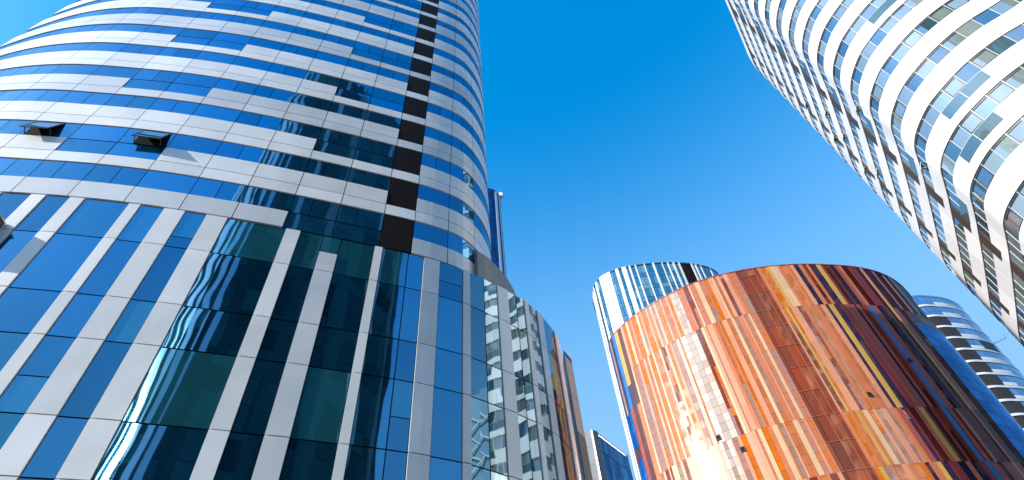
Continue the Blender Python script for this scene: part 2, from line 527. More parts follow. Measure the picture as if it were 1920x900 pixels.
    for n in range(len(ends) - 1):
        s0, s1 = ends[n][1], ends[n + 1][0]
        wide = s1 - s0 > 1.3
        cut = s0 + (s1 - s0) * {7: .5, 8: .72, 10: .62, 12: .5, 13: .5}.get(n, .5) if (wide and n in (8, 10)) or n in (12, 13) else None
        for i in range(len(zz) - 1):
            z1, z0 = zz[i] - 0.004, zz[i + 1] + 0.004
            cols = [(s0, s1)] if cut is None else [(s0, cut), (cut, s1)]
            for j, (c0, c1) in enumerate(cols):
                parts = [(z0, z1)]
                if r.random() < 0.18 and z1 - z0 > 2 and c1 - c0 < 2:
                    zm = z0 + (z1 - z0) * r.choice((0.28, 0.45))
                    parts = [(z0, zm), (zm, z1)]
                gl, _f = (pw2 if n >= 12 else pw).new()
                for q, (p0, p1) in enumerate(parts):
                    panel(gl, pp, c0 + 0.02, c1 - 0.02, p0 + 0.02, p1 - 0.02, -0.02, 0.07, n * 31.7 + i * 3.3 + j * 1.9 + q * 0.7 + 400)
    pw.finish(); pw2.finish()
    # podium roof parapet, behind the glass line
    pts = [(-1.8, 18.62), (-1.48, 18.95), (-1.19, 19.32), (-0.84, 19.98), (-0.48, 20.69), (-0.17, 21.62), (0.0, 22.6), (-0.4, 25.0)]
    par = MB()
    for i in range(len(pts) - 1):
        a, b_ = Vector(pts[i]), Vector(pts[i + 1])
        n = Vector(((b_ - a).y, -(b_ - a).x)).normalized()
        h = 21.3
        par.box((a.x, a.y, 19.0 + EYE), (b_ - a).to_3d() * 0.99, (-n * 0.25).to_3d(), (0, 0, h - 19.0), i * 3.1)
    par.build('roof_parapet', M['grey_green'], T)

def sash(T, pl, s, w, ztop, h, deg, gmat, fmat, depth=0.05, name='open_window', hole_mat=None):
    """an awning sash hinged along its top edge"""
    c = pl.at(s, 0.02)
    n = pl.normal(s)
    t = Vector((-n.y, n.x))
    a = math.radians(deg)
    dn = (n * math.sin(a)).to_3d() + Vector((0, 0, -math.cos(a)))
    nn = (n * math.cos(a)).to_3d() + Vector((0, 0, math.sin(a)))
    t3 = t.to_3d()
    o = Vector((c.x, c.y, ztop + EYE)) - t3 * w / 2
    hole = MB()
    q = (n * -0.03).to_3d()
    hole.box(Vector((c.x, c.y, ztop + EYE - h)) - t3 * w / 2 - (n * 0.03).to_3d(), t3 * w, (n * 0.032).to_3d(), (0, 0, h))
    fr = hole.build(name, hole_mat or M['joint'], T)
    fm = MB()
    e = 0.06
    fm.box(o, t3 * w, dn * e, nn * -depth)
    fm.box(o + dn * (h - e), t3 * w, dn * e, nn * -depth)
    fm.box(o + dn * e, t3 * e, dn * (h - 2 * e), nn * -depth)
    fm.box(o + dn * e + t3 * (w - e), t3 * e, dn * (h - 2 * e), nn * -depth)
    # stays on both sides
    for k in (0.02, w - 0.06):
        p0 = Vector((c.x, c.y, ztop + EYE - h * 0.95)) - t3 * (w / 2 - k)
        p1 = o + t3 * k + dn * h * 0.8
        fm.box(p0, p1 - p0, t3 * 0.03, (0, 0, 0.03))
    f2 = fm.build('sash_frame', fmat, fr)
    pn = MB()
    p = [o + dn * e + t3 * e, o + dn * e + t3 * (w - e), o + dn * (h - e) + t3 * (w - e), o + dn * (h - e) + t3 * e]
    pn.box(p[0] - nn * 0.035, p[1] - p[0], p[3] - p[0], nn * 0.02, 913.0)
    pn.build('pane', gmat, fr)
    return fr
banded_tower()

def wall_box():  # a projecting box of unknown use, not known to be a lamp
    T = thing('wall_fixture', 'dark boxy wall fixture jutting from the striped podium, its sunlit top edge coloured yellowish', 'wall light', (-17.9, 10.8, 17.2))
    pp = Plan(PP, 0.4)
    s = pp.s_az(-59.6, 20, 110)
    c, n = pp.at(s, 0.06), pp.normal(s)
    t = Vector((-n.y, n.x)).to_3d(); n3 = n.to_3d()
    if t.x < 0: t = -t
    o = Vector((c.x, c.y, 15.9 + EYE)) - t * 0.9
    mb = MB(); mb.box(o, t * 1.8, n3 * 0.55, (0, 0, 1.5)); mb.build('housing', M['frame'], T)
    mb = MB(); mb.box(o + Vector((0, 0, 1.503)) - t * 0.04, t * 1.88, n3 * 0.6, (0, 0, 0.07)); mb.build('lit_edge', M['gold'], T)  # the sunlit top edge, put in as a yellowish strip
    mb = MB(); mb.box(o + n3 * 0.553 + t * 0.1 + Vector((0, 0, 0.1)), t * 1.6, n3 * 0.03, (0, 0, 1.3)); mb.build('lens', M['dark_glass'], T)  # dark front plate added by guess
    mb = MB(); mb.box(o + t * 0.8 - n3 * 0.058 + Vector((0, 0, 0.5)), t * 0.2, n3 * 0.055, (0, 0, 0.3)); mb.build('bracket', M['frame'], T)
wall_box()

def pier():
    T = thing('wall_pier', 'narrow champagne metal clad pier at the right end of the striped podium', 'pier', (2.6, 28.5, 0))
    A, B, D, C = Vector((2.41, 26.9)), Vector((2.87, 27.85)), Vector((3.0, 30)), Vector((2.36, 28.6))
    z = [20.75, 18.0, 15.7, 12.8, 9.6, 6.0, 2.0, -EYE]
    inn = MB()
    q = [p + (Vector((2.65, 29)) - p) * 0.03 for p in (A, B, D, C)]
    for i in range(4):
        a, b = q[i], q[(i + 1) % 4]
        inn.face([(a.x, a.y, 0), (b.x, b.y, 0), (b.x, b.y, 20.7 + EYE), (a.x, a.y, 20.7 + EYE)])
    inn.face([(p.x, p.y, 20.7 + EYE) for p in q])
    inn.build('core', M['joint'], T)
    up, low, cap = MB(), MB(), MB()
    def side(mb, a, b, z0, z1, pid):
        n = Vector(((b - a).y, -(b - a).x)).normalized()
        if n.dot(Vector((2.65, 29)) - a) > 0: n = -n
        mb.box((a.x, a.y, z0 + EYE + 0.02), (b - a).to_3d(), (-n * 0.02).to_3d(), (0, 0, z1 - z0 - 0.04), pid)
    for i in range(len(z) - 1):
        side(up if i < 2 else low, A, B, z[i + 1], z[i], i)
        side(low, C, A, z[i + 1], z[i], i + 20)
        side(low, B, D, z[i + 1], z[i], i + 40)
    up.build('upper_cladding', M['gold'], T)
    low.build('lower_cladding', M['grey_green'], T)
    m = Vector((2.65, 29))
    cap.face([((p + (p - m) * 0.03).x, (p + (p - m) * 0.03).y, 20.76 + EYE) for p in (A, B, D, C)])
    for i in range(4):
        a, b = [(p + (p - m) * 0.03) for p in ((A, B, D, C)[i], (A, B, D, C)[(i + 1) % 4])]
        cap.face([(a.x, a.y, 20.76 + EYE), (b.x, b.y, 20.76 + EYE), (b.x, b.y, 21.0 + EYE), (a.x, a.y, 21.0 + EYE)])
    cap.face([((p + (p - m) * 0.03).x, (p + (p - m) * 0.03).y, 21.0 + EYE) for p in (A, B, D, C)])
    cap.build('cap', M['frame'], T)
pier()

# ------------------------------------------------------------------ striped red building
RP25 = [(6.12, 32.2), (6.31, 30.96), (6.81, 30.2), (7.42, 29.4), (8.09, 28.72), (8.93, 28.02), (9.76, 27.42), (10.57, 26.9), (11.38, 26.48), (12.2, 26.2), (13.38, 25.9),
        (14.7, 25.7), (16.39, 25.62), (18.12, 25.71), (20.09, 26.02), (21.95, 26.47), (23.57, 27.12), (25.19, 28.18), (26.31, 29.25), (27.1, 30.2),
        (27.7, 31.4), (27.8, 33.2), (26, 36), (21, 38.5), (15, 38.5), (9.8, 37), (7.1, 34.6)]
RK = 52.5 / 25.0
PEACH, SALM, ORNG, CREAM, MAUV, ROSE, DRED, YELL, BLUE, NAVY, BRWN, MARN = (0.66, 0.30, 0.18), (0.58, 0.18, 0.075), (0.66, 0.17, 0.01), (0.70, 0.46, 0.27), \
    (0.42, 0.22, 0.19), (0.34, 0.075, 0.06), (0.22, 0.02, 0.025), (0.60, 0.36, 0.08), (0.02, 0.12, 0.36), (0.02, 0.02, 0.06), (0.16, 0.035, 0.018), (0.06, 0.012, 0.012)
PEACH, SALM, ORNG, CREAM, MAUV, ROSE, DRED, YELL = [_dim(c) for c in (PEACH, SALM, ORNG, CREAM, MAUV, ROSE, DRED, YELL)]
def red_building():
    T = thing('striped_building', 'rounded building clad in red, orange, cream and blue vertical stripes', 'building', (30, 60, 0))
    pl = Plan([(x * RK, y * RK) for x, y in RP25], 0.5)
    shell('wall', M['joint'], pl, -EYE, 52.4, -0.12, T, 0.6)
    # visible stretch: bearings 11.3 .. 42
    sL = pl.s_az(11.42, 0.3, 40)
    sR = pl.L * 0.5
    S_cache = {}
    def S(az):
        if az >= 41.9: return pl.s_az(41.7, 5, 80) + (az - 41.9) * 3 + 2.0
        return pl.s_az(az, 0.5, 80)
    ZF = RK * 25 / 44
    rings = [(a * ZF, b * ZF) for a, b in [(37.9, 44.0), (25.6, 37.9), (20.6, 25.6), (8.3, 20.6), (-1.0, 8.3)]]
    BT = 36.3 * ZF
    keyed = [
        [(20.1, 21.0, 'sheen'), (23.35, 23.93, CREAM), (25.05, 25.55, PEACH), (26.9, 27.35, PEACH), (31.88, 32.15, YELL), (32.54, 32.93, CREAM), (34.2, 34.5, PEACH), (36.53, 36.9, YELL), (38.26, 38.53, SALM),
         (39.0, 39.55, DRED), (39.87, 40.05, PEACH), (40.62, 40.75, ROSE), (41.15, 41.28, ROSE), (41.43, 41.6, MAUV)],
        [(18.74, 19.1, CREAM), (19.3, 21.3, 'sheen'), (21.96, 22.27, CREAM), (22.72, 23.33, PEACH), (24.5, 25.07, PEACH), (25.53, 25.89, CREAM), (26.3, 26.8, SALM), (31.43, 31.62, YELL), (31.9, 32.5, PEACH), (33.6, 34.0, SALM),
         (35.3, 35.7, YELL), (36.2, 36.6, DRED), (36.9, 37.3, ROSE), (37.5, 37.7, ROSE), (38.05, 38.25, DRED), (38.25, 38.6, BLUE), (38.7, 38.95, ROSE), (39.87, 40.02, YELL)],
        [(14.0, 14.4, CREAM), (16.0, 16.5, PEACH), (18.4, 18.9, CREAM), (19.2, 20.4, 'sheen'), (22.0, 22.6, PEACH), (23.2, 23.6, CREAM), (24.6, 25.1, CREAM), (26.6, 27.1, CREAM), (32.06, 32.3, YELL), (32.58, 33.0, CREAM), (34.0, 34.2, PEACH), (35.1, 35.5, ROSE), (35.8, 35.95, DRED),
         (36.66, 37.0, YELL), (37.4, 37.6, DRED), (38.11, 38.44, BLUE), (38.5, 38.75, ROSE), (39.2, 39.4, DRED), (39.87, 40.02, SALM)],
        [(15.0, 15.5, CREAM), (20.0, 20.8, 'sheen'), (23.0, 23.5, CREAM), (25.0, 25.4, PEACH), (31.3, 31.65, YELL), (33.0, 33.4, PEACH), (34.2, 34.6, ORNG), (35.36, 35.69, YELL), (36.35, 36.73, DRED), (37.2, 37.5, SALM),
         (38.34, 38.69, BLUE), (39.3, 39.5, ROSE), (39.87, 40.0, YELL)],
    ]
    keyed.append(keyed[1])
    shaft = (28.4, 30.85)
    wins = Windows(T, M['red_glass'])
    dwins = Windows(T, M['shaded_red_glass'], 'shaded_window')
    stripes = Windows(T, M['red_clad'], 'cladding_stripe')
    blues = Windows(T, M['end_glass'], 'blue_window')
    shw = Windows(T, M['shaft_glass'], 'shaft_window')
    pid = 10.0
    for n, (z0, z1) in enumerate(rings):
        r = random.Random(40 + n)
        segs = [k for k in keyed[n]] + [(shaft[0], shaft[1], 'shaft')]
        segs.sort()
        full, cur = [], 12.75
        def fill(a, b):
            x = a
            solid = r.random() < 0.5
            while x < b - 0.02:
                w = r.uniform(0.15, 0.38) if solid else r.uniform(0.3, 0.7)
                e = min(b, x + w)
                if b - e < 0.12: e = b
                if solid:
                    if x < 20: c = r.choice((PEACH, CREAM, PEACH, SALM, PEACH))  # paler left, darker right: sunlight and shade partly put into the stripe colours
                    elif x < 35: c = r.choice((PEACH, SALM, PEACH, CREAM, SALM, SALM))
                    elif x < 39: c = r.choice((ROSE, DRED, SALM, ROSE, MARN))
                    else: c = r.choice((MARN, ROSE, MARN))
                    full.append((x, e, c))
                else:
                    full.append((x, e, 'win' if x < 39.3 else 'dwin'))
                solid = not solid
                x = e
        for a, b, c in segs:
            if a > cur + 0.02: fill(cur, a)
            full.append((a, b, c)); cur = max(cur, b)
        fill(cur, 40.72 if n > 0 else 42.0)
        if n > 0:
            full.append((40.72, 45.0, 'blue'))
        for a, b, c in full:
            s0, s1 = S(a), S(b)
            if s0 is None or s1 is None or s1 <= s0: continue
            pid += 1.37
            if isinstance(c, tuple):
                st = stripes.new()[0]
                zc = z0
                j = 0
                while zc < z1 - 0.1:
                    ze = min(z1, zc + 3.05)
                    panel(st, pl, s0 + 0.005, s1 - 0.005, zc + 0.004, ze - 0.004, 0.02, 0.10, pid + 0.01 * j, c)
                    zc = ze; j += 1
            elif c == 'sheen':  # pale cells painting the sun's white streak down the facade
                m = 3
                for q in range(m):
                    zc = z0; j = 0
                    while zc < z1 - 0.1:
                        ze = min(z1, zc + 1.02)
                        panel(wins.new()[0] if q == 1 else stripes.new()[0], pl, s0 + (s1 - s0) * q / m + 0.01, s0 + (s1 - s0) * (q + 1) / m - 0.01, zc + 0.015, ze - 0.015, 0.0, 0.08, pid + q * 0.3 + j * 0.017, r.choice(((0.36, 0.29, 0.26), (0.38, 0.32, 0.29), (0.30, 0.2, 0.17))))
                        zc = ze; j += 1
            elif c in ('win', 'dwin'):
                cols = 2 if s1 - s0 > 0.65 else 1
                base = r.choice((ORNG, ORNG, ORNG, SALM, SALM, MAUV, BRWN)) if a < 34.5 else r.choice((NAVY, MARN, BRWN, NAVY))  # panes coloured dark where the shadow lies
                if c == 'dwin': base = MARN
                for q in range(cols):
                    run = 0
                    zc = z0; j = 0
                    while zc < z1 - 0.1:
                        ze = min(z1, zc + (1.03 if j % 3 else 1.25))
                        if run <= 0:
                            x = r.random()
                            if a < 34.5:
                                col = base if x < 0.72 else r.choice((SALM, ORNG, ORNG, MAUV)) if x < 0.93 else (0.26, 0.17, 0.13)
                            else:
                                col = base if x < 0.8 else r.choice((NAVY, MARN, (0.06, 0.055, 0.06), MARN)) if x < 0.97 else (0.25, 0.24, 0.25)
                            run = r.choice((1, 2, 3, 5, 8))
                        run -= 1
                        panel((wins if a < 34.5 else dwins).new()[0], pl, s0 + (s1 - s0) * q / cols + 0.008, s0 + (s1 - s0) * (q + 1) / cols - 0.008, zc + 0.012, ze - 0.012, -0.02, 0.08, pid + q * 0.31 + j * 0.013, col)
                        zc = ze; j += 1
            elif c == 'shaft':
                m = 4
                cuts = [0, 0.14, 0.5, 0.8, 1.0]
                zc = z0; j = 0
                while zc < z1 - 0.1:
                    ze = min(z1, zc + 3.05)
                    for q in range(m):
                        panel(shw.new()[0], pl, s0 + (s1 - s0) * cuts[q] + 0.03, s0 + (s1 - s0) * cuts[q + 1] - 0.03, zc + 0.03, ze - 0.03, -0.03, 0.06, pid + q * 0.3 + j * 0.017,
                              r.choice((BRWN, BRWN, (0.22, 0.04, 0.018), (0.12, 0.03, 0.02))))
                    zc = ze; j += 1
            elif c == 'blue':
                m = 9
                for q in range(m):
                    zc = z0; j = 0
                    while zc < min(z1, BT) - 0.1:
                        ze = min(z1, zc + 1.5, BT)
                        panel(blues.new()[0], pl, s0 + (s1 - s0) * q / m + 0.03, s0 + (s1 - s0) * (q + 1) / m - 0.03, zc + 0.02, ze - 0.02, 0.0, 0.08, pid + q * 0.3 + j * 0.017)
                        zc = ze; j += 1
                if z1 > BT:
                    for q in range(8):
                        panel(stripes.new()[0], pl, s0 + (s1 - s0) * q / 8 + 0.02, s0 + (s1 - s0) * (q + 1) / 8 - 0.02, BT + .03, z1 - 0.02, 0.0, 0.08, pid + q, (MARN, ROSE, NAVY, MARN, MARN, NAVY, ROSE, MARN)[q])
        # the narrow turning end at the left: dark blue stripes above, blue panes below
        e0 = pl.s_az(11.42, 0.2, 40) - 3.0
        e1 = S(12.75)
        zc = z0; j = 0
        m = 7
        while zc < z1 - 0.1:
            ze = min(z1, zc + 1.6)
            for q in range(m):
                a0, a1 = e0 + (e1 - e0) * q / m, e0 + (e1 - e0) * (q + 1) / m
                if zc > 33 * ZF:
                    col = (BLUE, NAVY, MAUV, NAVY, BLUE, YELL if zc > 42 else NAVY, MARN)[q]
                else:
                    col = (None, None, None, None, ROSE, MARN, SALM)[q]
                    if q < 4 and 27.0 * ZF < zc < 29.5 * ZF: col = MARN
                if col is None:
                    panel(blues.new()[0], pl, a0 + 0.02, a1 - 0.02, zc + 0.02, ze - 0.02, 0.0, 0.08, pid + q * .3 + j * .019 + 5)
                else:
                    panel(wins.new()[0] if q in (1, 3) else stripes.new()[0], pl, a0 + 0.01, a1 - 0.01, zc + 0.01, ze - 0.01, 0.0, 0.08, pid + q * .3 + j * .019 + 5, col)
            zc = ze; j += 1
        fr = MB()
        s0, s1 = S(shaft[0]), S(shaft[1])
        for q in (0, 0.5, 0.8, 1.0):
            x = s0 + (s1 - s0) * q
            panel(fr, pl, x - 0.03, x + 0.03, z0 + 0.02, z1 - 0.02, 0.02, 0.06, 3, (0.26, 0.08, 0.04))
        zc = z0
        while zc < z1 - 0.1:
            panel(fr, pl, s0, s1, zc - 0.03, zc + 0.03, 0.03, 0.06, 4, (0.26, 0.08, 0.04)); zc += 3.05
        fr.build('shaft_frame', M['red_clad'], T)
    for w in (wins, dwins, blues, shw, stripes): w.finish()
    cp = MB(); panel(cp, pl, 0, pl.L - 1e-3, 52.47, 52.65, 0.04, 0.4, step=0.8, col=ROSE); cp.build('coping', M['red_clad'], T)
    for az, z in ((13.05, 24.6), (19.4, 26.4), (21.2, 24.6), (16.2, 21.0), (33.9, 27.3), (22.8, 17.0), (38.4, 31.0)):
        s = S(az)
        if s: sash(T, pl, s, 0.5, z * ZF, 0.6, 12, M['joint'], M['frame'])
red_building()

# ------------------------------------------------------------------ white banded tower with rounded corners
WP = [(64, 10.5), (54, 10.3), (48.6, 10.8), (46.8, 12.6), (46.2, 15), (45.5, 17.2), (44.5, 18.7), (43.6, 19.45), (42.4, 20.27), (41.05, 21.55), (40.0, 22.95), (39.2, 24.5), (38.58, 26.2), (38.44, 27.95), (38.58, 29.4), (38.96, 30.6),
      (39.97, 32.25), (41.05, 33.95), (42.04, 35.6), (44.11, 39.1), (46.37, 42.95), (48.4, 46.35), (49.7, 48.0), (50.6, 48.85), (51.8, 49.4), (56, 50), (65, 47), (73, 38), (76, 26), (72, 15)]
def white_tower():
    T = thing('white_tower', 'tall white tower with rounded corners and curving ribbons of windows', 'tower', (58, 28, 0))
    pl = Plan(WP, 0.45)
    H, ZB, NF0, NF1 = 3.85, 40.0, -9, 15        # window heads at ZB + H*k
    top = ZB + H * NF1 + 0.9
    shell('wall', M['joint'], pl, -EYE, top - 0.1, -0.25, T, 0.6)
    sA = 9.0
    sE = pl.s_az(46.0, 40, 80)
    br1 = (pl.s_az(49.95, 32, 80), pl.s_az(49.45, 32, 80))
    br2 = (pl.s_az(47.1, 32, 80), pl.s_az(46.85, 32, 80))
    s_c = pl.s_az(52.0, 32, 80)               # where the corner ends and the shaded face begins
    sEnd = sE + 6
    ww = Windows(T, M['glass_white'], 'window', M['frame'])
    wsp = Windows(T, M['glass_spandrel'], 'glass_spandrel'); wbn = Windows(T, M['brown'], 'brown_panel'); wmu = Windows(T, M['lframe'], 'mullion')
    for k in range(NF0, NF1 + 1):
        zt = ZB + H * k
        r = random.Random(700 + k)
        wh = MB()
        ph = r.random()
        # white ribbon above the windows, in panels
        s = sA - ph * 3
        while s < sEnd:
            e = min(sEnd, s + 3.2)
            panel(wh, pl, s + 0.012, e - 0.012, zt + 0.02, zt + 2.17, 0.04, 0.3, k * 31 + s, step=0.45)
            s = e
        # stretches where the panel under the window is glass
        spans = []
        x = r.uniform(13, 22)
        while x < s_c - 6:
            spans.append((x, x + 4.2)); x += r.uniform(12, 20)
        if k % 2 == 0: spans.append((br1[0] - 2.9, br1[0]))
        # windows
        s = sA
        i = 0
        mod = 1.42
        while s < sEnd:
            e = min(sEnd, s + mod)
            mid = (s + e) / 2
            if br1[0] < mid < br1[1] or br2[0] < mid < br2[1]:
                s = e; i += 1; continue
            gl, fr = ww.new()
            panel(gl, pl, s + 0.03, e - 0.03, zt - 1.66, zt - 0.03, -0.05, 0.08, k * 53.3 + i * 1.73)
            panel(wmu.new()[0], pl, s - 0.024, s + 0.024, zt - 1.68, zt, -0.02, 0.1)
            q = r.random()
            if q < 0.35 and s < s_c:      # dark framed sash
                panel(fr, pl, s + 0.05, e - 0.05, zt - 1.62, zt - 1.52, 0.0, 0.06)
                panel(fr, pl, s + 0.05, e - 0.05, zt - 0.22, zt - 0.06, 0.0, 0.06)
                panel(fr, pl, s + 0.05, s + 0.13, zt - 1.52, zt - 0.22, 0.0, 0.06)
                panel(fr, pl, e - 0.13, e - 0.05, zt - 1.52, zt - 0.22, 0.0, 0.06)
            elif q < 0.75 and s < s_c:    # dark head
                panel(fr, pl, s + 0.05, e - 0.05, zt - 0.24, zt - 0.06, 0.0, 0.06)
            s = e; i += 1
        # sill line and the glass spandrels hanging under it
        s = sA
        for a, b in spans:
            n = max(1, int(round((b - a) / 2.8)))
            for j in range(n):
                panel(wsp.new()[0], pl, a + (b - a) * j / n + 0.02, a + (b - a) * (j + 1) / n - 0.02, zt - 2.92, zt - 1.72, 0.06, 0.02, k * 17 + j * 2.1 + 800)
        for a, b in (br1, br2):
            panel(wbn.new()[0], pl, a, b, zt - 2.85, zt + 0.01, 0.05, 0.2, k * 2.0)
        wh.build('white_ribbon', M['white'], T)
    for q in (ww, wsp, wbn, wmu): q.finish()
    cp = MB(); panel(cp, pl, 0, pl.L - 1e-3, top - 1.0, top, 0.12, 0.5, step=0.8); cp.build('roof_edge', M['white'], T)
    for px in ((47.4, 9), (47.0, 7), (47.8, 6), (46.9, 5), (48.3, 7), (47.6, 4), (51.0, 4), (50.9, 1)):
        az, k = px
        s = pl.s_az(az, 32, 80)
        if s: sash(T, pl, s, 0.9, ZB + H * k - 0.25, 1.0, 28, M['glass_white'], M['lframe'], hole_mat=M['glass_white'])
white_tower()

# ------------------------------------------------------------------ blue glass tower with white vertical fins, behind the red building
def finned_tower():
    T = thing('finned_tower', 'rounded blue glass tower with white vertical fins, its top showing behind the striped building', 'tower', (32, 105, 0))
    k = 1.5
    pl = Plan([(x * k, y * k) for x, y in [(11.75, 64.5), (11.92, 62.05), (12.7, 60.5), (14.67, 59.2), (17.85, 58.58), (21.05, 58.5), (24.3, 58.85), (27.63, 59.75), (29.84, 60.9), (31.2, 62.3),
              (31.9, 64.5), (31, 70), (25, 75), (17, 75), (13, 70)]], 0.6)
    ZT = 90.0
    shell('wall', M['joint'], pl, -EYE, ZT - 0.2, -0.15, T, 0.8)
    r = random.Random(3)
    s0, s1 = 0.5, pl.L * 0.47
    cuts = [s0]
    while cuts[-1] < s1:
        cuts.append(cuts[-1] + r.choice((1.0, 1.3, 1.6, 2.0)))
    fl = 3.6
    dk = (pl.s_az(22.3, 5, 60), pl.s_az(24.0, 5, 60))
    ww = Windows(T, M['teal_glass'], hidden=behind_red); wsp = Windows(T, M['teal_glass'], 'spandrel', hidden=behind_red); wd = Windows(T, M['black'], 'dark_panel', hidden=behind_red)
    for f in range(int(ZT / fl)):
        z1 = ZT - f * fl - 0.1
        z0 = z1 - fl
        for i in range(len(cuts) - 1):
            a, b = cuts[i], cuts[i + 1]
            if dk[0] < (a + b) / 2 < dk[1]:
                panel(wd.new()[0], pl, a + .08, b - .08, z0 + .05, z1 - .02, 0, .1, f * 3.0 + i); continue
            n = 2 if b - a > 1.5 else 1
            gl, _f = ww.new()
            for j in range(n):
                x0, x1 = a + (b - a) * j / n, a + (b - a) * (j + 1) / n
                panel(gl, pl, x0 + .04, x1 - .04, z0 + 1.3, z1 - .05, 0, .1, f * 41.3 + i * 1.9 + j * .6)
            panel(wsp.new()[0], pl, a + .04, b - .04, z0 + .05, z0 + 1.22, 0, .1, f * 41.3 + i * 1.9 + 7)
    for q in (ww, wsp, wd): q.finish()
    for i in range(0, len(cuts)):
        if dk[0] - .3 < cuts[i] < dk[1] + .3 and i % 2: continue
        if r.random() < 0.2 and pl.at(cuts[i]).x > 22: continue
        x = cuts[i]
        w = r.choice((.10, .14, .2)) * (2.4 if pl.at(x).x < 25 else 1)  # white fins widened on the sunlit limb to stand in for its glare
        m = MB()
        zz = [ZT + .3, 84, 72, 60, 45, 30, 15, -EYE]
        for j in range(len(zz) - 1):
            panel(m, pl, x - w, x + w, zz[j + 1] + .02, zz[j] - .02, .12, .2, i * 1.3 + j * .7)
        m.build('fin', M['white'], T)
    cp = MB(); panel(cp, pl, 0, pl.L - 1e-3, ZT - .1, ZT + .25, .1, .5, step=1); cp.build('coping', M['frame'], T)
finned_tower()

def striped_tower():
    T = thing('banded_tower', 'blue glass tower with white bands and dark louvred panels, right of the striped building', 'tower', (125, 140, 0))
    q = 97 / 40.0
    pts = [(x * q, y * q) for x, y in [(41.5, 49.2), (42.2, 48.4), (43.32, 47.98), (45.01, 48.2), (47.36, 48.95), (49.32, 50.2), (50.6, 51.6), (51.4, 53.0), (51.6, 56), (48, 61), (43, 60), (41, 54)]]
    pl = Plan(pts, 0.8)
    ZT, fl = 97.0, 3.6
    shell('wall', M['joint'], pl, -EYE, ZT - .2, -.2, T, 1.0)
    a0, a1 = pl.s_az(42.0, 0.5, 40) or 3.0, pl.s_az(43.02, 1, 60)
    b0, b1 = pl.s_az(43.85, 1, 60), pl.s_az(44.45, 1, 60)
    s0, s1 = 0.3, pl.L * 0.52
    ww = Windows(T, M['blue_glass'], hidden=behind_red); wwh = Windows(T, M['alu_grey'], 'white_panel', hidden=behind_red); wdk = Windows(T, M['louvre'], 'louvred_panel', hidden=behind_red)
    for f in range(int(ZT / fl)):
        z1 = ZT - f * fl
        r = random.Random(900 + f)
        s = s0
        while s < s1:
            e = min(s1, s + 1.9)
            m = (s + e) / 2
            panel(wwh.new()[0], pl, s + .02, e - .02, z1 - 3.4, z1 - 2.82, .05, .2, f * 7 + s)
            isd = f >= 2 and (a0 - 2 < m < a1) or (b0 < m < b1 and f in (4, 9))
            if isd:
                for j in range(2):
                    panel(wdk.new()[0], pl, s + (e - s) * j / 2 + .05, s + (e - s) * (j + 1) / 2 - .05, z1 - 2.7, z1 - .02, 0, .1, f * 9 + s)
            else:
                gl, _f = ww.new()
                panel(gl, pl, s + .03, e - .03, z1 - 1.8, z1 - .05, 0, .1, f * 13.7 + s)
                t = a1 < m < a1 + 6 + r.uniform(-3, 4)
                panel(wwh.new()[0] if t else gl, pl, s + .03, e - .03, z1 - 2.72, z1 - 1.85, .02, .1, f * 13.7 + s + 300)
            s = e
    for q in (ww, wwh, wdk): q.finish()
    cp = MB(); panel(cp, pl, 0, pl.L - 1e-3, ZT - .05, ZT + .5, .1, .5, step=1); cp.build('coping', M['blue_glass'], T)
    s = pl.s_az(44.55, 1, 60)
    c, n = pl.at(s, .1), pl.normal(s)
    br = MB(); br.box((c.x, c.y, 84.5 + EYE), (n * 3.0).to_3d(), (-n.y * .25, n.x * .25, 0), (0, 0, .3)); br.box((c.x + n.x * 2.7, c.y + n.y * 2.7, 84.8 + EYE), (n * .3).to_3d(), (-n.y * .3, n.x * .3, 0), (0, 0, .9))
    br.build('bracket', M['blue_glass'], T)
striped_tower()

def far_dark_tower():
    T = thing('slab_tower', 'slim dark blue tower with one pale vertical line, beyond the edge of the banded tower', 'tower', (-6, 118, 0))
    k = 2.6
    pl = Plan([(-4.9 * k, 45 * k), (-4.6 * k, 42.0 * k), (-3.6 * k, 41.2 * k), (-2.4 * k, 41.25 * k), (-1.55 * k, 41.7 * k), (-1.05 * k, 42.6 * k), (-.98 * k, 43.6 * k), (-1.3 * k, 46 * k), (-2.5 * k, 48 * k), (-4.2 * k, 48 * k)], 0.5)
    ZT = 153.0
    shell('wall', M['joint'], pl, -EYE, ZT - .1, -.15, T, .6)
    fl = 4.2
    s1 = pl.L * .6
    ww = Windows(T, M['navy_glass'])
    for f in range(int(ZT / fl)):
        z1 = ZT - f * fl
        s = .2
        while s < s1:
            e = s + 1.3
            gl, _f = ww.new()
            panel(gl, pl, s + .03, e - .03, z1 - fl + .05, z1 - 1.3, 0, .1, f * 17 + s)
            panel(gl, pl, s + .03, e - .03, z1 - 1.25, z1 - .02, 0, .1, f * 17 + s + 9)
            s = e
    ww.finish()
    for az, w in ((-2.05, .45), (-1.55, .2), (-1.38, .12)):
        s = pl.s_az(az, .5, pl.L * .6)
        if s is None: continue
        m = MB(); panel(m, pl, s - w, s + w, -EYE, ZT, .12, .2); m.build('fin', M['alu'], T)
    cp = MB(); panel(cp, pl, 0, pl.L - 1e-3, ZT, ZT + .6, .06, .4, step=.8); cp.build('coping', M['navy_glass'], T)
    s = pl.s_az(-1.45, .5, pl.L * .6) or 5
    c, n = pl.at(s, 0), pl.normal(s)
    b = MB(); b.box((c.x - .6, c.y - .3, ZT - .2 + EYE), (1.7, 0, 0), (0, 1.4, 0), (0, 0, 1.9)); b.box((c.x - .3, c.y - 1.4, ZT + .3 + EYE), (.25, 0, 0), (0, 1.1, 0), (0, 0, .3))
    b.build('rooftop_crane', M['alu'], T)
far_dark_tower()

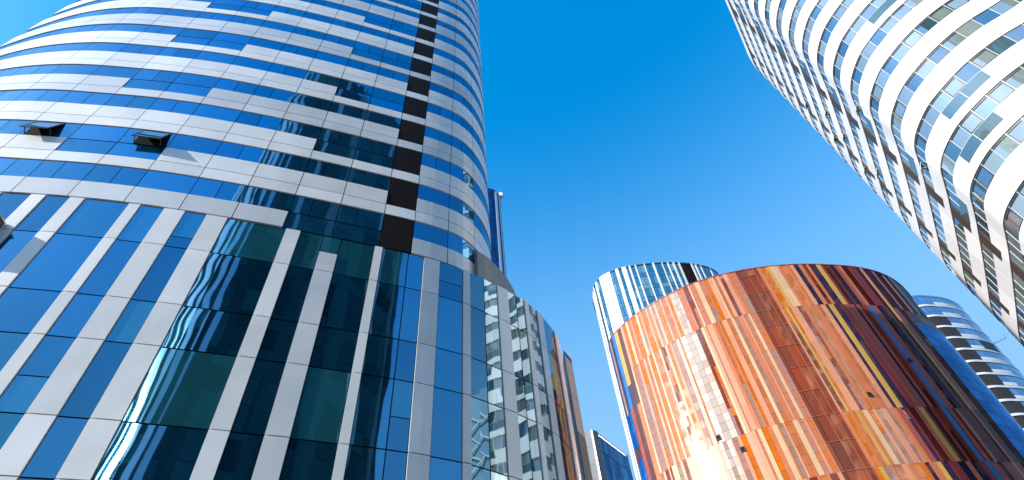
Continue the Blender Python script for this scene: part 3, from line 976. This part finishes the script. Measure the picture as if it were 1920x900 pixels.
def low_blue_block():
    T = thing('glass_block', 'low blue glass block with a white end fin beside the champagne pier', 'building', (16, 117, 0))
    ZT = 64.0
    K, E = Vector((8.5, 69.45)) * 1.6, Vector((13.6, 77.3)) * 1.6
    Lf = Vector((7.0, 69.05)) * 1.6
    d = (E - K).normalized(); n = Vector((d.y, -d.x))
    core = MB()
    B1, B2 = Vector((17.6, 129)), Vector((11.4, 119))
    base = [Lf, K, E, B1, B2]
    c0 = sum((p for p in base), Vector((0, 0))) / 5
    q = [p + (c0 - p) * .03 for p in base]
    for i in range(5):
        a, b = q[i], q[(i + 1) % 5]
        core.face([(a.x, a.y, 0), (b.x, b.y, 0), (b.x, b.y, ZT - .1 + EYE), (a.x, a.y, ZT - .1 + EYE)])
    core.face([(p.x, p.y, ZT - .1 + EYE) for p in q])
    core.build('wall', M['joint'], T)
    # pale end wall, white corner fin, blue curtain wall with a louvred crown
    w = MB()
    dl = (K - Lf)
    nl = Vector((dl.y, -dl.x)).normalized()
    for i in range(17):
        w.box((Lf.x, Lf.y, ZT - 3.6 * (i + 1) + EYE + .03), dl.to_3d() * .66, (-nl * .2).to_3d(), (0, 0, 3.55), i)
    w.build('end_wall', M['alu_grey'], T)
    m = MB()
    a = Lf + dl * .68
    m.box((a.x, a.y, 0), (K + d * .75 - a).to_3d(), (n * .4).to_3d(), (0, 0, ZT + .5 + EYE)); m.build('corner_fin', M['white'], T)
    fl = 3.6
    Lw = (E - K).length - .5
    ww = Windows(T, M['block_glass'])
    for f in range(17):
        z1 = ZT - f * fl
        z0 = ZT - (f + 1) * fl
        nn = 11
        for i in range(nn):
            p = K + d * (.8 + (Lw - .4) * i / nn)
            g = ww.new()[0]
            g.box((p.x, p.y, z0 + EYE + (.12 if f % 3 == 0 else .03)), (d * (Lw / nn - .05)).to_3d(), (-n * .15).to_3d(), (0, 0, z1 - z0 - .06 - (.1 if f % 3 == 0 else 0)), f * 5.3 + i * 1.7)
    ww.finish()
    lv = MB()
    for i in range(20):
        p = K + d * (.45 + Lw * i / 20)
        lv.box((p.x, p.y, ZT - .3 + EYE), (d * .2).to_3d(), (n * .16).to_3d(), (0, 0, .6))
    p = K + d * .45
    lv.box((p.x, p.y, ZT + .31 + EYE), (d * Lw).to_3d(), (n * .2).to_3d(), (0, 0, .08))
    lv.build('crown_louvre', M['alu'], T)
low_blue_block()

# ------------------------------------------------------------------ buildings behind the viewer: they show in the glass
def mirrored_tower():
    T = thing('mirrored_tower', 'dark teal tower with pale vertical fins, seen only as a reflection in the podium glass', 'tower', (4, -42, 0))
    pl = Plan([(-12.5, -46), (-12.2, -39.5), (-10, -34.6), (-6, -31.2), (0, -29.4), (9, -29), (18, -29.7), (26.5, -31.5), (28.5, -36), (27, -46), (12, -54), (-2, -55), (-10, -52)], .8, out=-1)
    ZT = 122.0
    shell('wall', M['joint'], pl, -EYE, ZT, -.2, T, 1.0)
    r = random.Random(8)
    cuts = [0.0]
    while cuts[-1] < pl.L * .62: cuts.append(cuts[-1] + r.choice((1.0, 1.5, 2.2, 3.0) if cuts[-1] > 17 else (.6, .9, 1.3)))
    g = MB(); z = -1.0; f = 0
    while z < ZT - 3:
        for i in range(len(cuts) - 1):
            if i % 2 == 0: panel(g, pl, cuts[i], cuts[i + 1], z + .05, z + 3.55, 0, .1, f * 13.1 + i, step=1)
        z += 3.6; f += 1
    g.build('curtain_wall', M['dark_glass'], T)
    for i in range(1, len(cuts) - 1, 2):
        m = MB(); panel(m, pl, cuts[i] + .05, cuts[i + 1] - .05, -EYE, ZT + .5, .1, .3, i, step=1)
        m.build('fin', M['glare_fin'] if cuts[i] < 17 else (M['dark_glass'], M['grey_green'], M['dark_glass'], M['alu_grey'])[(i // 2) % 4], T)  # brighter metal on the sunlit limb only, chosen to make its white streak
mirrored_tower()

def lattice_block():
    T = thing('lattice_block', 'teal block wrapped in a white honeycomb screen, seen only mirrored in the podium glass', 'building', (52, 1, 0))
    A, B = Vector((47, 8.8)), Vector((47, -6))
    d = (B - A); L = d.length; d.normalize()
    n = Vector((d.y, -d.x))
    if n.x > 0: n = -n
    ZT = 48.0
    b = MB()
    b.box((A.x, A.y, 0), (B - A).to_3d(), (-n * 8).to_3d(), (0, 0, ZT + EYE)); b.build('wall', M['teal_glass'], T)
    h = MB()
    r = random.Random(4)
    R = 1.5
    def bar(p, q):
        P = lambda u, v: Vector((A.x + d.x * u + n.x * .3, A.y + d.y * u + n.y * .3, v))
        a, c = P(*p), P(*q)
        e = (c - a)
        w = e.cross(n.to_3d()).normalized() * .14
        h.box(a - w / 2, e, w, n.to_3d() * .2)
    dx, dz = R * 1.5, R * 2.1
    jit = {}
    def J(u, v):
        k = (round(u, 1), round(v, 1))
        if k not in jit: jit[k] = (min(L, max(0, u + r.uniform(-.3, .3))), v + r.uniform(-.5, .5))
        return jit[k]
    i = 0
    u = 0.0
    while u < L:
        v = 1.0 + (dz / 2 if i % 2 else 0)
        while v < ZT - 2:
            bar(J(u - R * .5 + R * .5, v), J(u + R, v) if False else J(u + R * .5, v))
            bar(J(u + R * .5, v), J(u + R * 1.5, v + dz / 2))
            bar(J(u + R * .5, v), J(u + R * 1.5, v - dz / 2))
            v += dz
        u += dx; i += 1
    h.build('honeycomb_screen', M['white'], T)
lattice_block()
